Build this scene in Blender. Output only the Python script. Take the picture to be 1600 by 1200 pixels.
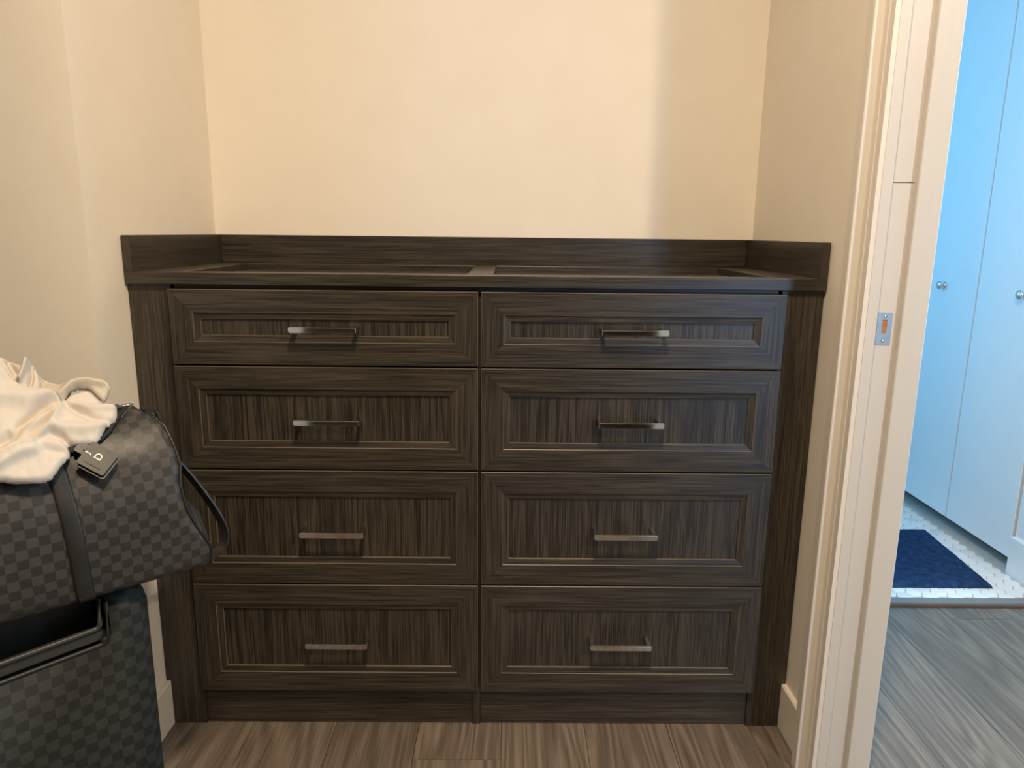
import bpy, bmesh, math, random
from mathutils import Vector, Matrix, noise
random.seed(7)
for o in list(bpy.data.objects): bpy.data.objects.remove(o)
scene = bpy.context.scene
COL = scene.collection

# ------------------------------------------------------------------ camera
CAM = Vector((0.0606, -1.4692, 1.1121)); PITCH, YAW, ROLL, FPX = 0.2073, 0.0078, 0.0106, 1127.9
def cam_axes():
    f = Vector((math.sin(YAW)*math.cos(PITCH), math.cos(YAW)*math.cos(PITCH), -math.sin(PITCH)))
    r = Vector((math.cos(YAW), -math.sin(YAW), 0)); u = r.cross(f)
    return (r*math.cos(ROLL)+u*math.sin(ROLL), u*math.cos(ROLL)-r*math.sin(ROLL), f)
RT, UP, FW = cam_axes()
cd = bpy.data.cameras.new('camera'); cam = bpy.data.objects.new('camera', cd); COL.objects.link(cam)
cd.sensor_width = 36; cd.lens = FPX/1600*36; cd.clip_start = 0.02
cam.matrix_world = Matrix(((RT.x, UP.x, -FW.x, CAM.x), (RT.y, UP.y, -FW.y, CAM.y), (RT.z, UP.z, -FW.z, CAM.z), (0, 0, 0, 1)))
scene.camera = cam
def ray(u, v): return FW + RT*((u-800)/FPX) - UP*((v-600)/FPX)      # direction of a photo pixel

# ------------------------------------------------------------------ world, lights, exposure
w = bpy.data.worlds.new('world'); scene.world = w; w.use_nodes = True
w.node_tree.nodes['Background'].inputs[0].default_value = (0.75, 0.85, 1, 1)
w.node_tree.nodes['Background'].inputs[1].default_value = 0.05
def area(name, loc, target, sx, sy, energy, col, shape='RECTANGLE'):
    l = bpy.data.lights.new(name, 'AREA'); l.shape = shape; l.size = sx; l.size_y = sy; l.energy = energy; l.color = col
    o = bpy.data.objects.new(name, l); COL.objects.link(o); o.location = loc
    o.rotation_euler = (Vector(target)-Vector(loc)).to_track_quat('-Z', 'Y').to_euler()
    return o
WARM = (1.0, 0.785, 0.535)
area('closet_ceiling_light', (0.11, -1.20, 2.50), (0.11, -1.20, 0), 0.22, 0.22, 47.5, WARM, 'DISK')
area('hall_ceiling_light', (1.636, -2.5, 2.48), (1.1, -1.6, 0.6), 0.14, 0.14, 39, (1.0, 0.79, 0.54), 'DISK')
area('bedroom_window_daylight', (2.11, -4.15, 1.15), (2.11, 0, 1.15), 0.36, 2.1, 31, (0.28, 0.58, 1.0))
area('hall_window_daylight', (2.53, 0.0, 1.35), (0, 0.0, 1.0), 0.7, 1.4, 44, (0.42, 0.76, 1.0))
area('bath_window_daylight', (0.46, 1.55, 1.45), (3, 1.55, 1.3), 1.1, 1.3, 15, (0.06, 0.50, 1.0))
vs = scene.view_settings
vs.view_transform = 'Standard'; vs.look = 'None'; vs.exposure = 0.0; vs.gamma = 1.0; vs.use_curve_mapping = False

# ------------------------------------------------------------------ materials
def new_mat(name):
    m = bpy.data.materials.new(name); m.use_nodes = True
    return m, m.node_tree, m.node_tree.nodes['Principled BSDF']
def N(nt, t, **kw):
    n = nt.nodes.new(t)
    for k, v in kw.items(): setattr(n, k, v)
    return n
def ramp(nt, stops):
    r = N(nt, 'ShaderNodeValToRGB'); e = r.color_ramp.elements
    while len(e) < len(stops): e.new(0.5)
    for i, (p, c) in enumerate(stops): e[i].position = p; e[i].color = (*c, 1)
    return r
def plain(name, col, rough=0.5, metal=0.0, spec=0.5, noise_amt=0.0, nscale=8, bump=0.0, bscale=200):
    m, nt, b = new_mat(name)
    b.inputs['Roughness'].default_value = rough; b.inputs['Metallic'].default_value = metal
    b.inputs['Specular IOR Level'].default_value = spec
    tc = N(nt, 'ShaderNodeTexCoord')
    nz = N(nt, 'ShaderNodeTexNoise'); nz.inputs['Scale'].default_value = nscale; nz.inputs['Detail'].default_value = 3
    nt.links.new(tc.outputs['Object'], nz.inputs['Vector'])
    a = noise_amt
    r = ramp(nt, [(0.3, [c*(1-a) for c in col]), (0.7, [min(1, c*(1+a)) for c in col])])
    nt.links.new(nz.outputs['Fac'], r.inputs[0]); nt.links.new(r.outputs[0], b.inputs['Base Color'])
    if bump:
        n2 = N(nt, 'ShaderNodeTexNoise'); n2.inputs['Scale'].default_value = bscale; n2.inputs['Detail'].default_value = 2
        nt.links.new(tc.outputs['Object'], n2.inputs['Vector'])
        bp = N(nt, 'ShaderNodeBump'); bp.inputs['Strength'].default_value = bump; bp.inputs['Distance'].default_value = 0.001
        nt.links.new(n2.outputs['Fac'], bp.inputs['Height']); nt.links.new(bp.outputs[0], b.inputs['Normal'])
    return m
def rand_vec(nt, scale):
    """object coordinates, shifted per object, stretched by scale"""
    tc = N(nt, 'ShaderNodeTexCoord'); oi = N(nt, 'ShaderNodeObjectInfo')
    mu = N(nt, 'ShaderNodeMath', operation='MULTIPLY'); mu.inputs[1].default_value = 37.0
    nt.links.new(oi.outputs['Random'], mu.inputs[0])
    ad = N(nt, 'ShaderNodeVectorMath', operation='ADD')
    nt.links.new(tc.outputs['Object'], ad.inputs[0]); nt.links.new(mu.outputs[0], ad.inputs[1])
    mp = N(nt, 'ShaderNodeMapping'); mp.inputs['Scale'].default_value = scale
    nt.links.new(ad.outputs[0], mp.inputs['Vector'])
    return mp, oi
def laminate(name, axis, contrast=1.0, level=1.0):
    """dark grey-brown wood-grain laminate, grain along axis"""
    m, nt, b = new_mat(name)
    s1 = {'x': (4.0, 210, 210), 'z': (210, 210, 4.0), 'y': (210, 4.0, 210)}[axis]
    s2 = {'x': (1.5, 60, 60), 'z': (60, 60, 1.5), 'y': (60, 1.5, 60)}[axis]
    mp, oi = rand_vec(nt, s1); mp2, _ = rand_vec(nt, s2)
    n1 = N(nt, 'ShaderNodeTexNoise'); n1.inputs['Scale'].default_value = 2.2; n1.inputs['Detail'].default_value = 3
    n2 = N(nt, 'ShaderNodeTexNoise'); n2.inputs['Scale'].default_value = 1.6; n2.inputs['Detail'].default_value = 4; n2.inputs['Distortion'].default_value = 0.3
    nt.links.new(mp.outputs[0], n1.inputs['Vector']); nt.links.new(mp2.outputs[0], n2.inputs['Vector'])
    mx = N(nt, 'ShaderNodeMix'); mx.inputs[0].default_value = 0.33
    nt.links.new(n1.outputs['Fac'], mx.inputs[2]); nt.links.new(n2.outputs['Fac'], mx.inputs[3])
    c = contrast
    mid = [0.0375*level, 0.0305*level, 0.0225*level]
    r = ramp(nt, [(0.5-0.17/c, [x*0.45 for x in mid]), (0.5, mid), (0.5+0.17/c, [x*1.75 for x in mid])])
    nt.links.new(mx.outputs[0], r.inputs[0]); nt.links.new(r.outputs[0], b.inputs['Base Color'])
    b.inputs['Roughness'].default_value = 0.34
    b.inputs['Specular IOR Level'].default_value = 0.5
    bp = N(nt, 'ShaderNodeBump'); bp.inputs['Strength'].default_value = 0.12; bp.inputs['Distance'].default_value = 0.0006
    nt.links.new(n1.outputs['Fac'], bp.inputs['Height']); nt.links.new(bp.outputs[0], b.inputs['Normal'])
    return m
LAM_X = laminate('laminate_grain_across', 'x', 1.45); LAM_Z = laminate('laminate_grain_upright', 'z', 1.45)
EDGE = plain('pale_laminate_edge', (0.125, 0.102, 0.074), 0.35, noise_amt=0.15, nscale=40)  # pale frame edges; their highlight lines are strengthened in the colour
LAM_Y = laminate('laminate_grain_deep', 'y')
LAM_P = laminate('laminate_panel_grain', 'z', 2.0, 0.95)
def dusty_mat():
    m = laminate('dusty_dark_panel', 'x', 0.8, 0.8); nt = m.node_tree; b = nt.nodes['Principled BSDF']
    src = b.inputs['Base Color'].links[0].from_socket
    tc = N(nt, 'ShaderNodeTexCoord'); nz = N(nt, 'ShaderNodeTexNoise'); nz.inputs['Scale'].default_value = 120; nz.inputs['Detail'].default_value = 1
    nt.links.new(tc.outputs['Object'], nz.inputs['Vector'])
    r = ramp(nt, [(0.66, (0, 0, 0)), (0.72, (1, 1, 1))]); nt.links.new(nz.outputs['Fac'], r.inputs[0])
    mx = N(nt, 'ShaderNodeMix', data_type='RGBA'); nt.links.new(r.outputs[0], mx.inputs[0]); nt.links.new(src, mx.inputs[6]); mx.inputs[7].default_value = (0.30, 0.27, 0.22, 1)
    nt.links.new(mx.outputs[2], b.inputs['Base Color']); return m
DUSTY = dusty_mat()
def wall_mat():
    m, nt, b = new_mat('cream_wall_paint'); b.inputs['Roughness'].default_value = 0.65; b.inputs['Specular IOR Level'].default_value = 0.3
    tc = N(nt, 'ShaderNodeTexCoord')
    n1 = N(nt, 'ShaderNodeTexNoise'); n1.inputs['Scale'].default_value = 9; n1.inputs['Detail'].default_value = 2
    nt.links.new(tc.outputs['Object'], n1.inputs['Vector'])
    r = ramp(nt, [(0.25, (0.815, 0.745, 0.655)), (0.75, (0.84, 0.775, 0.685))]); nt.links.new(n1.outputs['Fac'], r.inputs[0])
    # sparse grey scuffs
    mp = N(nt, 'ShaderNodeMapping'); mp.inputs['Scale'].default_value = (9, 9, 4); mp.inputs['Rotation'].default_value = (0.5, 0.5, 0)
    nt.links.new(tc.outputs['Object'], mp.inputs['Vector'])
    n2 = N(nt, 'ShaderNodeTexNoise'); n2.inputs['Scale'].default_value = 1.6; n2.inputs['Detail'].default_value = 5
    nt.links.new(mp.outputs[0], n2.inputs['Vector'])
    r2 = ramp(nt, [(0.74, (0, 0, 0)), (0.82, (0.35, 0.35, 0.35))]); nt.links.new(n2.outputs['Fac'], r2.inputs[0])
    mx = N(nt, 'ShaderNodeMix', data_type='RGBA'); nt.links.new(r2.outputs[0], mx.inputs[0]); nt.links.new(r.outputs[0], mx.inputs[6]); mx.inputs[7].default_value = (0.5, 0.44, 0.38, 1)
    nt.links.new(mx.outputs[2], b.inputs['Base Color'])
    n3 = N(nt, 'ShaderNodeTexNoise'); n3.inputs['Scale'].default_value = 350
    nt.links.new(tc.outputs['Object'], n3.inputs['Vector'])
    bp = N(nt, 'ShaderNodeBump'); bp.inputs['Strength'].default_value = 0.06; bp.inputs['Distance'].default_value = 0.001
    nt.links.new(n3.outputs['Fac'], bp.inputs['Height']); nt.links.new(bp.outputs[0], b.inputs['Normal'])
    return m
WALL = wall_mat()
TRIM = plain('semi_gloss_white_trim', (0.60, 0.565, 0.525), 0.38, noise_amt=0.01)
CASING = plain('casing_paint', (0.72, 0.67, 0.61), 0.4, noise_amt=0.01)
BASE = plain('baseboard_paint', (0.76, 0.70, 0.62), 0.45, noise_amt=0.01)
CEIL = plain('ceiling_white', (0.85, 0.83, 0.80), 0.8, noise_amt=0.01)
BATHW = plain('bath_white_lacquer', (0.83, 0.84, 0.84), 0.35, noise_amt=0.01)
CHROME = plain('polished_chrome', (0.72, 0.71, 0.70), 0.06, 1.0)
STEEL = plain('brushed_steel', (0.42, 0.41, 0.39), 0.38, 1.0, noise_amt=0.05, nscale=60)
LEATHER = plain('black_leather', (0.022, 0.020, 0.019), 0.38, noise_amt=0.15, nscale=30, bump=0.25, bscale=500)
PLASTIC = plain('black_plastic', (0.012, 0.012, 0.012), 0.42, noise_amt=0.1)
GREYPL = plain('charcoal_plastic_rail', (0.045, 0.043, 0.040), 0.32, noise_amt=0.1)
CLOTH = plain('white_cotton', (0.68, 0.62, 0.56), 0.9, spec=0.1, noise_amt=0.02, bump=0.2, bscale=900)
BAND = plain('ribbed_cotton_band', (0.62, 0.55, 0.45), 0.9, spec=0.1, noise_amt=0.04, nscale=60, bump=0.4, bscale=700)
GOLD = plain('pale_gold_print', (0.75, 0.68, 0.52), 0.4, 0.3, noise_amt=0.02)
TAGM = plain('charcoal_tag_leather', (0.050, 0.046, 0.042), 0.45, noise_amt=0.08, nscale=60, bump=0.2, bscale=600)
COPPER = plain('raw_wood_hole', (0.42, 0.17, 0.05), 0.6, noise_amt=0.2, nscale=90)
DARK = plain('dark_gap', (0.012, 0.010, 0.009), 0.7, noise_amt=0.1)
NAVY = plain('navy_pile', (0.020, 0.046, 0.110), 0.95, spec=0.05, noise_amt=0.35, nscale=45, bump=0.6, bscale=260)
TILE = plain('white_marble_tile', (0.90, 0.88, 0.86), 0.3, noise_amt=0.07, nscale=9)
GROUT = plain('grey_grout', (0.52, 0.50, 0.47), 0.8, noise_amt=0.05)
STRIPM = plain('grey_threshold_strip', (0.18, 0.18, 0.18), 0.35, noise_amt=0.06, nscale=40)
BROWN = plain('brown_threshold_edge', (0.10, 0.055, 0.035), 0.5, noise_amt=0.15, nscale=40)
LAMPG = plain('frosted_lamp_glass', (0.9, 0.88, 0.82), 0.3)
def plank_mat():
    m, nt, b = new_mat('grey_brown_floor_plank')
    mp, oi = rand_vec(nt, (11, 1.1, 11)); mp2, _ = rand_vec(nt, (95, 3.0, 95))
    n1 = N(nt, 'ShaderNodeTexNoise'); n1.inputs['Scale'].default_value = 0.7; n1.inputs['Detail'].default_value = 1.5; n1.inputs['Distortion'].default_value = 0.5
    nt.links.new(mp.outputs[0], n1.inputs['Vector'])
    mu = N(nt, 'ShaderNodeMath', operation='MULTIPLY'); mu.inputs[1].default_value = 75.0; nt.links.new(n1.outputs['Fac'], mu.inputs[0])
    sn = N(nt, 'ShaderNodeMath', operation='SINE'); nt.links.new(mu.outputs[0], sn.inputs[0])
    sc = N(nt, 'ShaderNodeMath', operation='MULTIPLY_ADD'); sc.inputs[1].default_value = 0.16; sc.inputs[2].default_value = 0.5; nt.links.new(sn.outputs[0], sc.inputs[0])
    n2 = N(nt, 'ShaderNodeTexNoise'); n2.inputs['Scale'].default_value = 2.0; n2.inputs['Detail'].default_value = 3; nt.links.new(mp2.outputs[0], n2.inputs['Vector'])
    mx = N(nt, 'ShaderNodeMix'); mx.inputs[0].default_value = 0.50; nt.links.new(sc.outputs[0], mx.inputs[2]); nt.links.new(n2.outputs['Fac'], mx.inputs[3])
    r = ramp(nt, [(0.25, (0.070, 0.053, 0.042)), (0.5, (0.150, 0.118, 0.094)), (0.75, (0.255, 0.205, 0.165))]); nt.links.new(mx.outputs[0], r.inputs[0])
    hs = N(nt, 'ShaderNodeHueSaturation')
    mr = N(nt, 'ShaderNodeMapRange'); mr.inputs[3].default_value = 0.82; mr.inputs[4].default_value = 1.18; nt.links.new(oi.outputs['Random'], mr.inputs[0])
    nt.links.new(mr.outputs[0], hs.inputs['Value']); nt.links.new(r.outputs[0], hs.inputs['Color']); nt.links.new(hs.outputs[0], b.inputs['Base Color'])
    b.inputs['Roughness'].default_value = 0.30; b.inputs['Specular IOR Level'].default_value = 0.7
    bp = N(nt, 'ShaderNodeBump'); bp.inputs['Strength'].default_value = 0.15; bp.inputs['Distance'].default_value = 0.001
    nt.links.new(mx.outputs[0], bp.inputs['Height']); nt.links.new(bp.outputs[0], b.inputs['Normal'])
    return m
PLANK = plank_mat()
def check_mat(name, dark, light, rough):
    m, nt, b = new_mat(name); b.inputs['Roughness'].default_value = rough; b.inputs['Specular IOR Level'].default_value = 0.4
    uv = N(nt, 'ShaderNodeUVMap'); ck = N(nt, 'ShaderNodeTexChecker'); ck.inputs['Scale'].default_value = 1.0
    mp = N(nt, 'ShaderNodeMapping'); mp.inputs['Location'].default_value = (0.013, 0.017, 0.5)
    nt.links.new(uv.outputs[0], mp.inputs['Vector']); nt.links.new(mp.outputs[0], ck.inputs['Vector'])
    ck.inputs['Color1'].default_value = (*dark, 1); ck.inputs['Color2'].default_value = (*light, 1)
    nz = N(nt, 'ShaderNodeTexNoise'); nz.inputs['Scale'].default_value = 0.6; nt.links.new(uv.outputs[0], nz.inputs['Vector'])
    mr = N(nt, 'ShaderNodeMapRange'); mr.inputs[3].default_value = 0.75; mr.inputs[4].default_value = 1.3; nt.links.new(nz.outputs['Fac'], mr.inputs[0])
    hs = N(nt, 'ShaderNodeHueSaturation'); nt.links.new(mr.outputs[0], hs.inputs['Value']); nt.links.new(ck.outputs['Color'], hs.inputs['Color'])
    nt.links.new(hs.outputs[0], b.inputs['Base Color'])
    n2 = N(nt, 'ShaderNodeTexNoise'); n2.inputs['Scale'].default_value = 14; nt.links.new(uv.outputs[0], n2.inputs['Vector'])
    bp = N(nt, 'ShaderNodeBump'); bp.inputs['Strength'].default_value = 0.2; bp.inputs['Distance'].default_value = 0.0008
    nt.links.new(n2.outputs['Fac'], bp.inputs['Height']); nt.links.new(bp.outputs[0], b.inputs['Normal'])
    return m
BAGM = check_mat('checked_coated_canvas', (0.030, 0.0285, 0.028), (0.058, 0.054, 0.051), 0.42)
CASEM = check_mat('checked_suitcase_canvas', (0.0125, 0.0142, 0.0138), (0.0280, 0.0300, 0.0285), 0.72)

# ------------------------------------------------------------------ mesh helpers
def box(bm, x0, x1, y0, y1, z0, z1):
    v = [bm.verts.new((x, y, z)) for x in (x0, x1) for y in (y0, y1) for z in (z0, z1)]
    for f in ((0, 1, 3, 2), (4, 6, 7, 5), (0, 4, 5, 1), (2, 3, 7, 6), (0, 2, 6, 4), (1, 5, 7, 3)):
        bm.faces.new([v[i] for i in f])
def obj(name, bm, mat, parent=None, loc=None, smooth=False, bevel=0.0):
    """links the bmesh as one object; loc = origin in the coordinates the bmesh was written in"""
    if bevel: bmesh.ops.bevel(bm, geom=list(bm.edges), offset=bevel, segments=2, affect='EDGES', clamp_overlap=True)
    bmesh.ops.recalc_face_normals(bm, faces=bm.faces)
    if loc is not None: bmesh.ops.translate(bm, verts=bm.verts, vec=-Vector(loc))
    me = bpy.data.meshes.new(name); bm.to_mesh(me); bm.free()
    mats = mat if isinstance(mat, (list, tuple)) else [mat]
    for m in mats: me.materials.append(m)
    if smooth:
        for p in me.polygons: p.use_smooth = True
    o = bpy.data.objects.new(name, me); COL.objects.link(o)
    if loc is not None: o.location = loc
    if parent is not None:
        o.parent = parent
        pl = Vector((0, 0, 0)); q = parent
        while q is not None: pl += q.location; q = q.parent
        o.location = Vector(o.location)-pl
    return o
def bobj(name, dims, mat, parent=None, bevel=0.0):
    bm = bmesh.new(); box(bm, *dims)
    return obj(name, bm, mat, parent, ((dims[0]+dims[1])/2, (dims[2]+dims[3])/2, dims[4]), bevel=bevel)
def empty(name, loc):
    o = bpy.data.objects.new(name, None); COL.objects.link(o); o.location = loc; o.empty_display_size = 0.05; return o
def tag(o, label, cat, group=None):
    o['label'] = label; o['category'] = cat
    if group: o['group'] = group
    return o
def struct(o, label=None):
    o['kind'] = 'structure'
    if label: o['label'] = label
    return o
def tube(bm, pts, r, seg=10, closed=False):
    rings = []; n = len(pts)
    for i, p in enumerate(pts):
        p = Vector(p); a = Vector(pts[(i-1) % n] if (closed or i > 0) else pts[i]); c = Vector(pts[(i+1) % n] if (closed or i < n-1) else pts[i])
        t = (c-a).normalized(); s = t.cross(Vector((0, 0, 1)))
        if s.length < 1e-3: s = t.cross(Vector((1, 0, 0)))
        s.normalize(); q = s.cross(t)
        rings.append([bm.verts.new(p+(s*math.cos(k*2*math.pi/seg)+q*math.sin(k*2*math.pi/seg))*r) for k in range(seg)])
    m = n if closed else n-1
    for i in range(m):
        A, B = rings[i], rings[(i+1) % n]
        if closed and i == n-1:                       # align the seam
            k0 = min(range(seg), key=lambda k: (B[k].co-A[0].co).length); B = B[k0:]+B[:k0]
        for k in range(seg): bm.faces.new((A[k], A[(k+1) % seg], B[(k+1) % seg], B[k]))
    if not closed: bm.faces.new(rings[0]); bm.faces.new(rings[-1])
def lathe(bm, prof, axis_o, axis, seg=24):
    axis = Vector(axis).normalized(); s = axis.orthogonal().normalized(); q = axis.cross(s); o = Vector(axis_o); rings = []
    for r, h in prof:
        rings.append([bm.verts.new(o+axis*h+(s*math.cos(2*math.pi*k/seg)+q*math.sin(2*math.pi*k/seg))*max(r, 1e-5)) for k in range(seg)])
    for A, B in zip(rings, rings[1:]):
        for k in range(seg): bm.faces.new((A[k], A[(k+1) % seg], B[(k+1) % seg], B[k]))
    bm.faces.new(rings[0]); bm.faces.new(rings[-1])
def catmull(pts, n):
    P = [Vector(p) for p in pts]; P = [2*P[0]-P[1]]+P+[2*P[-1]-P[-2]]; out = []
    for i in range(1, len(P)-2):
        for k in range(n):
            t = k/n; a, b, c, d = P[i-1:i+3]
            out.append(0.5*((2*b)+(c-a)*t+(2*a-5*b+4*c-d)*t*t+(3*b-a-3*c+d)*t**3))
    return out+[P[-2]]

def seg_d(p, a, b):
    ax, ay = a; bx, by = b; dx, dy = bx-ax, by-ay; L = dx*dx+dy*dy
    t = max(0, min(1, ((p[0]-ax)*dx+(p[1]-ay)*dy)/L)) if L else 0
    return math.hypot(p[0]-ax-dx*t, p[1]-ay-dy*t), (dx*(p[1]-ay)-dy*(p[0]-ax))
def line_d(p, pts):
    best = (1e9, 0)
    for a, b in zip(pts, pts[1:]):
        d = seg_d(p, a, b)
        if d[0] < best[0]: best = d
    return best
def nearest(p, pts):
    best = (1e9, p)
    for (ax, ay), (bx, by) in zip(pts, pts[1:]):
        dx, dy = bx-ax, by-ay; L = dx*dx+dy*dy
        t = max(0, min(1, ((p[0]-ax)*dx+(p[1]-ay)*dy)/L)) if L else 0
        q = (ax+dx*t, ay+dy*t); d = math.hypot(p[0]-q[0], p[1]-q[1])
        if d < best[0]: best = (d, q)
    return best[1]
def inside(p, poly):
    c = False; j = len(poly)-1
    for i in range(len(poly)):
        (xi, yi), (xj, yj) = poly[i], poly[j]
        if (yi > p[1]) != (yj > p[1]) and p[0] < (xj-xi)*(p[1]-yi)/(yj-yi)+xi: c = not c
        j = i
    return c
def smooth_poly(poly, n=4):
    P = [Vector((a, b, 0)) for a, b in poly]; out = []; m = len(P)
    for i in range(m):
        a, b, c, d = P[i-1], P[i], P[(i+1) % m], P[(i+2) % m]
        for k in range(n):
            t = k/n; q = 0.5*((2*b)+(c-a)*t+(2*a-5*b+4*c-d)*t*t+(3*b-a-3*c+d)*t**3); out.append((q.x, q.y))
    return out
# ------------------------------------------------------------------ the room
XW, YB, ZC = 0.706, 0.470, 2.60          # side walls, back wall, ceiling
YL, YR = -0.125, -0.150                  # ends of the left and right wall
struct(bobj('wall_back', (-0.90, 0.80, YB, 0.56, 0, ZC), WALL))
struct(bobj('wall_left', (-0.90, -XW, YL, YB, 0, ZC), WALL))
struct(bobj('wall_return', (-2.3, -0.90, YL, YL+0.12, 0, ZC), WALL))
struct(bobj('wall_far_left', (-2.4, -2.3, -4.3, YL+0.12, 0, ZC), WALL))
struct(bobj('wall_behind', (-2.4, XW, -2.75, -2.65, 0, ZC), LAM_Z))
d2 = struct(bobj('added_door', (-1.86, -1.08, -2.65, -2.612, 0, 2.05), BATHW, bevel=0.002))  # unseen white door, added for a bright reflection in the chrome handles
bobj('added_door_panel', (-1.74, -1.20, -2.612, -2.606, 0.15, 0.95), BATHW, d2, bevel=0.002); bobj('added_door_panel', (-1.74, -1.20, -2.612, -2.606, 1.08, 1.90), BATHW, d2, bevel=0.002)
struct(bobj('wall_hall_end', (0.81, 2.7, -4.4, -4.3, 0, ZC), WALL))
struct(bobj('wall_right', (XW, 0.80, YR, YB, 0, ZC), WALL))
struct(bobj('wall_right_near', (XW, 0.81, -4.3, -1.675, 0, ZC), LAM_Z))
struct(bobj('added_trim', (XW-0.004, 0.814, -1.675, -1.658, 0, 2.54), TRIM, bevel=0.002))  # unseen jamb trim, added white so the handles mirror a bright patch
struct(bobj('wall_header', (XW, 0.81, -1.658, YR-0.05, 2.54, ZC), WALL))
struct(bobj('wall_hall', (2.6, 2.7, -4.3, 0.56, 0, ZC), WALL))
struct(bobj('wall_bath_entry', (1.78, 2.6, 0.50, 0.58, 0, ZC), WALL))
struct(bobj('wall_bath_stub', (1.764, 1.95, 0.58, 0.775, 0, ZC), BATHW))
struct(bobj('wall_bath_left', (0.30, 0.42, 0.56, 2.6, 0, ZC), BATHW))
struct(bobj('wall_bath_far', (0.30, 2.7, 2.6, 2.7, 0, ZC), BATHW))
struct(bobj('wall_bath_right', (2.40, 2.5, 0.775, 2.6, 0, ZC), BATHW))
struct(bobj('ceiling', (-2.4, 2.7, -4.4, 2.7, ZC, ZC+0.1), CEIL))
# floor of planks
flo = struct(bobj('floor', (-2.4, 2.7, -4.4, 0.548, -0.03, -0.0085), DARK))
PW, PL = 0.190, 1.22
pm = None; xs = 0.056-13*PW; col = 0
while xs < 2.6:
    off = -0.114 if col == 12 else -0.114+random.uniform(0.15, 1.0)*PL
    y = off
    while y > -4.3: y -= PL
    while y < 0.545:
        y0, y1 = max(y, -4.3), min(y+PL, 0.545)
        x0, x1 = max(xs, -2.3), min(xs+PW, 2.6)
        if y1-y0 > 0.02 and x1-x0 > 0.02:
            bm = bmesh.new(); box(bm, x0+0.0006, x1-0.0006, y0+0.0006, y1-0.0006, -0.008, 0)
            obj('plank', bm, PLANK, flo, ((x0+x1)/2, (y0+y1)/2, 0))
        y += PL
    xs += PW; col += 1
# bathroom floor of hexagon tiles
bfl = struct(bobj('floor_bathroom', (0.42, 2.4, 0.585, 2.6, -0.03, 0.0015), GROUT))
HR = 0.0268; hm = bpy.data.meshes.new('hex_tile'); bm = bmesh.new()
def hexring(r, z): return [bm.verts.new((r*math.cos(k*math.pi/3), r*math.sin(k*math.pi/3), z)) for k in range(6)]
rings = [hexring(HR-0.0011, 0.0), hexring(HR-0.0011, 0.0022), hexring(HR-0.0017, 0.003)]
for A, B in zip(rings, rings[1:]):
    for k in range(6): bm.faces.new((A[k], A[(k+1) % 6], B[(k+1) % 6], B[k]))
bm.faces.new(rings[-1]); bm.to_mesh(hm); bm.free()
TILES = [TILE, plain('pale_grey_marble_tile', (0.78, 0.77, 0.75), 0.3, noise_amt=0.08, nscale=9)]
hm2 = hm.copy(); hm.materials.append(TILES[0]); hm2.materials.append(TILES[1])
cands = []
for i in range(-2, 40):
    for j in range(0, 40):
        x = 1.16+i*1.5*HR; y = 0.61+(j+0.5*(i % 2))*math.sqrt(3)*HR
        if x < 1.73 and y < 1.62 and x > 1.12+(y-0.6)*0.45: cands.append((y, x))
for y, x in sorted(cands)[:300]:
    o = bpy.data.objects.new('hex_tile', hm2 if random.random() < 0.25 else hm); COL.objects.link(o)
    o.parent = bfl; o.location = Vector((x, y, 0.0015))-Vector(bfl.location)
thr = struct(bobj('trim_threshold', (0.86, 1.78, 0.556, 0.592, -0.008, 0.010), STRIPM, bevel=0.002))
bobj('edge_strip', (0.86, 1.78, 0.546, 0.556, -0.008, 0.006), BROWN, thr)

# baseboards
def baseboard(name, pts, h, mat):
    """profile swept along straight run: pts = (x0,y0,x1,y1) wall line, thickness to the left of the direction"""
    (x0, y0, x1, y1), t = pts
    d = Vector((x1-x0, y1-y0, 0)).normalized(); n = Vector((-d.y, d.x, 0))
    prof = [(0, 0), (t, 0), (t, h-0.003), (t-0.003, h), (0, h)]
    bm = bmesh.new(); A = [bm.verts.new(Vector((x0, y0, 0))+n*a+Vector((0, 0, z))) for a, z in prof]
    B = [bm.verts.new(Vector((x1, y1, 0))+n*a+Vector((0, 0, z))) for a, z in prof]
    for k in range(5): bm.faces.new((A[k], A[(k+1) % 5], B[(k+1) % 5], B[k]))
    bm.faces.new(A); bm.faces.new(B)
    return struct(obj(name, bm, mat, None, ((x0+x1)/2, (y0+y1)/2, 0)))
baseboard('baseboard_left', ((-XW, YB-0.02, -XW, YL-0.011), 0.011), 0.108, BASE)
baseboard('baseboard_return', ((-XW, YL, -2.3, YL), 0.011), 0.108, BASE)
baseboard('baseboard_right', ((XW, -0.121, XW, YB-0.02), 0.011), 0.108, BASE)
baseboard('baseboard_bath', ((1.764, 0.592, 1.764, 0.775), 0.014), 0.135, BATHW)

# pocket door jamb on the end of the right wall
def upright(name, prof, mat, parent=None, z0=0.0, z1=2.54):
    bm = bmesh.new(); A = [bm.verts.new((x, y, z0)) for x, y in prof]; B = [bm.verts.new((x, y, z1)) for x, y in prof]
    n = len(prof)
    for k in range(n): bm.faces.new((A[k], A[(k+1) % n], B[(k+1) % n], B[k]))
    bm.faces.new(A); bm.faces.new(B)
    c = Vector((sum(p[0] for p in prof)/n, sum(p[1] for p in prof)/n, z0))
    return obj(name, bm, mat, parent, c)
jr = empty('door_1', (0.75, -0.165, 0)); struct(jr, 'white pocket door jamb with casing and steel strike plate')
upright('casing', [(XW, -0.121), (0.680, -0.121), (0.679, -0.1225), (0.679, -0.1435), (0.6805, -0.1455), (0.6945, -0.1460), (0.6955, -0.1480),
                   (0.696, -0.160), (0.698, -0.162), (0.698, -0.165), (0.6965, -0.167), (0.697, -0.180), (XW, -0.180)], CASING, jr)
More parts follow.
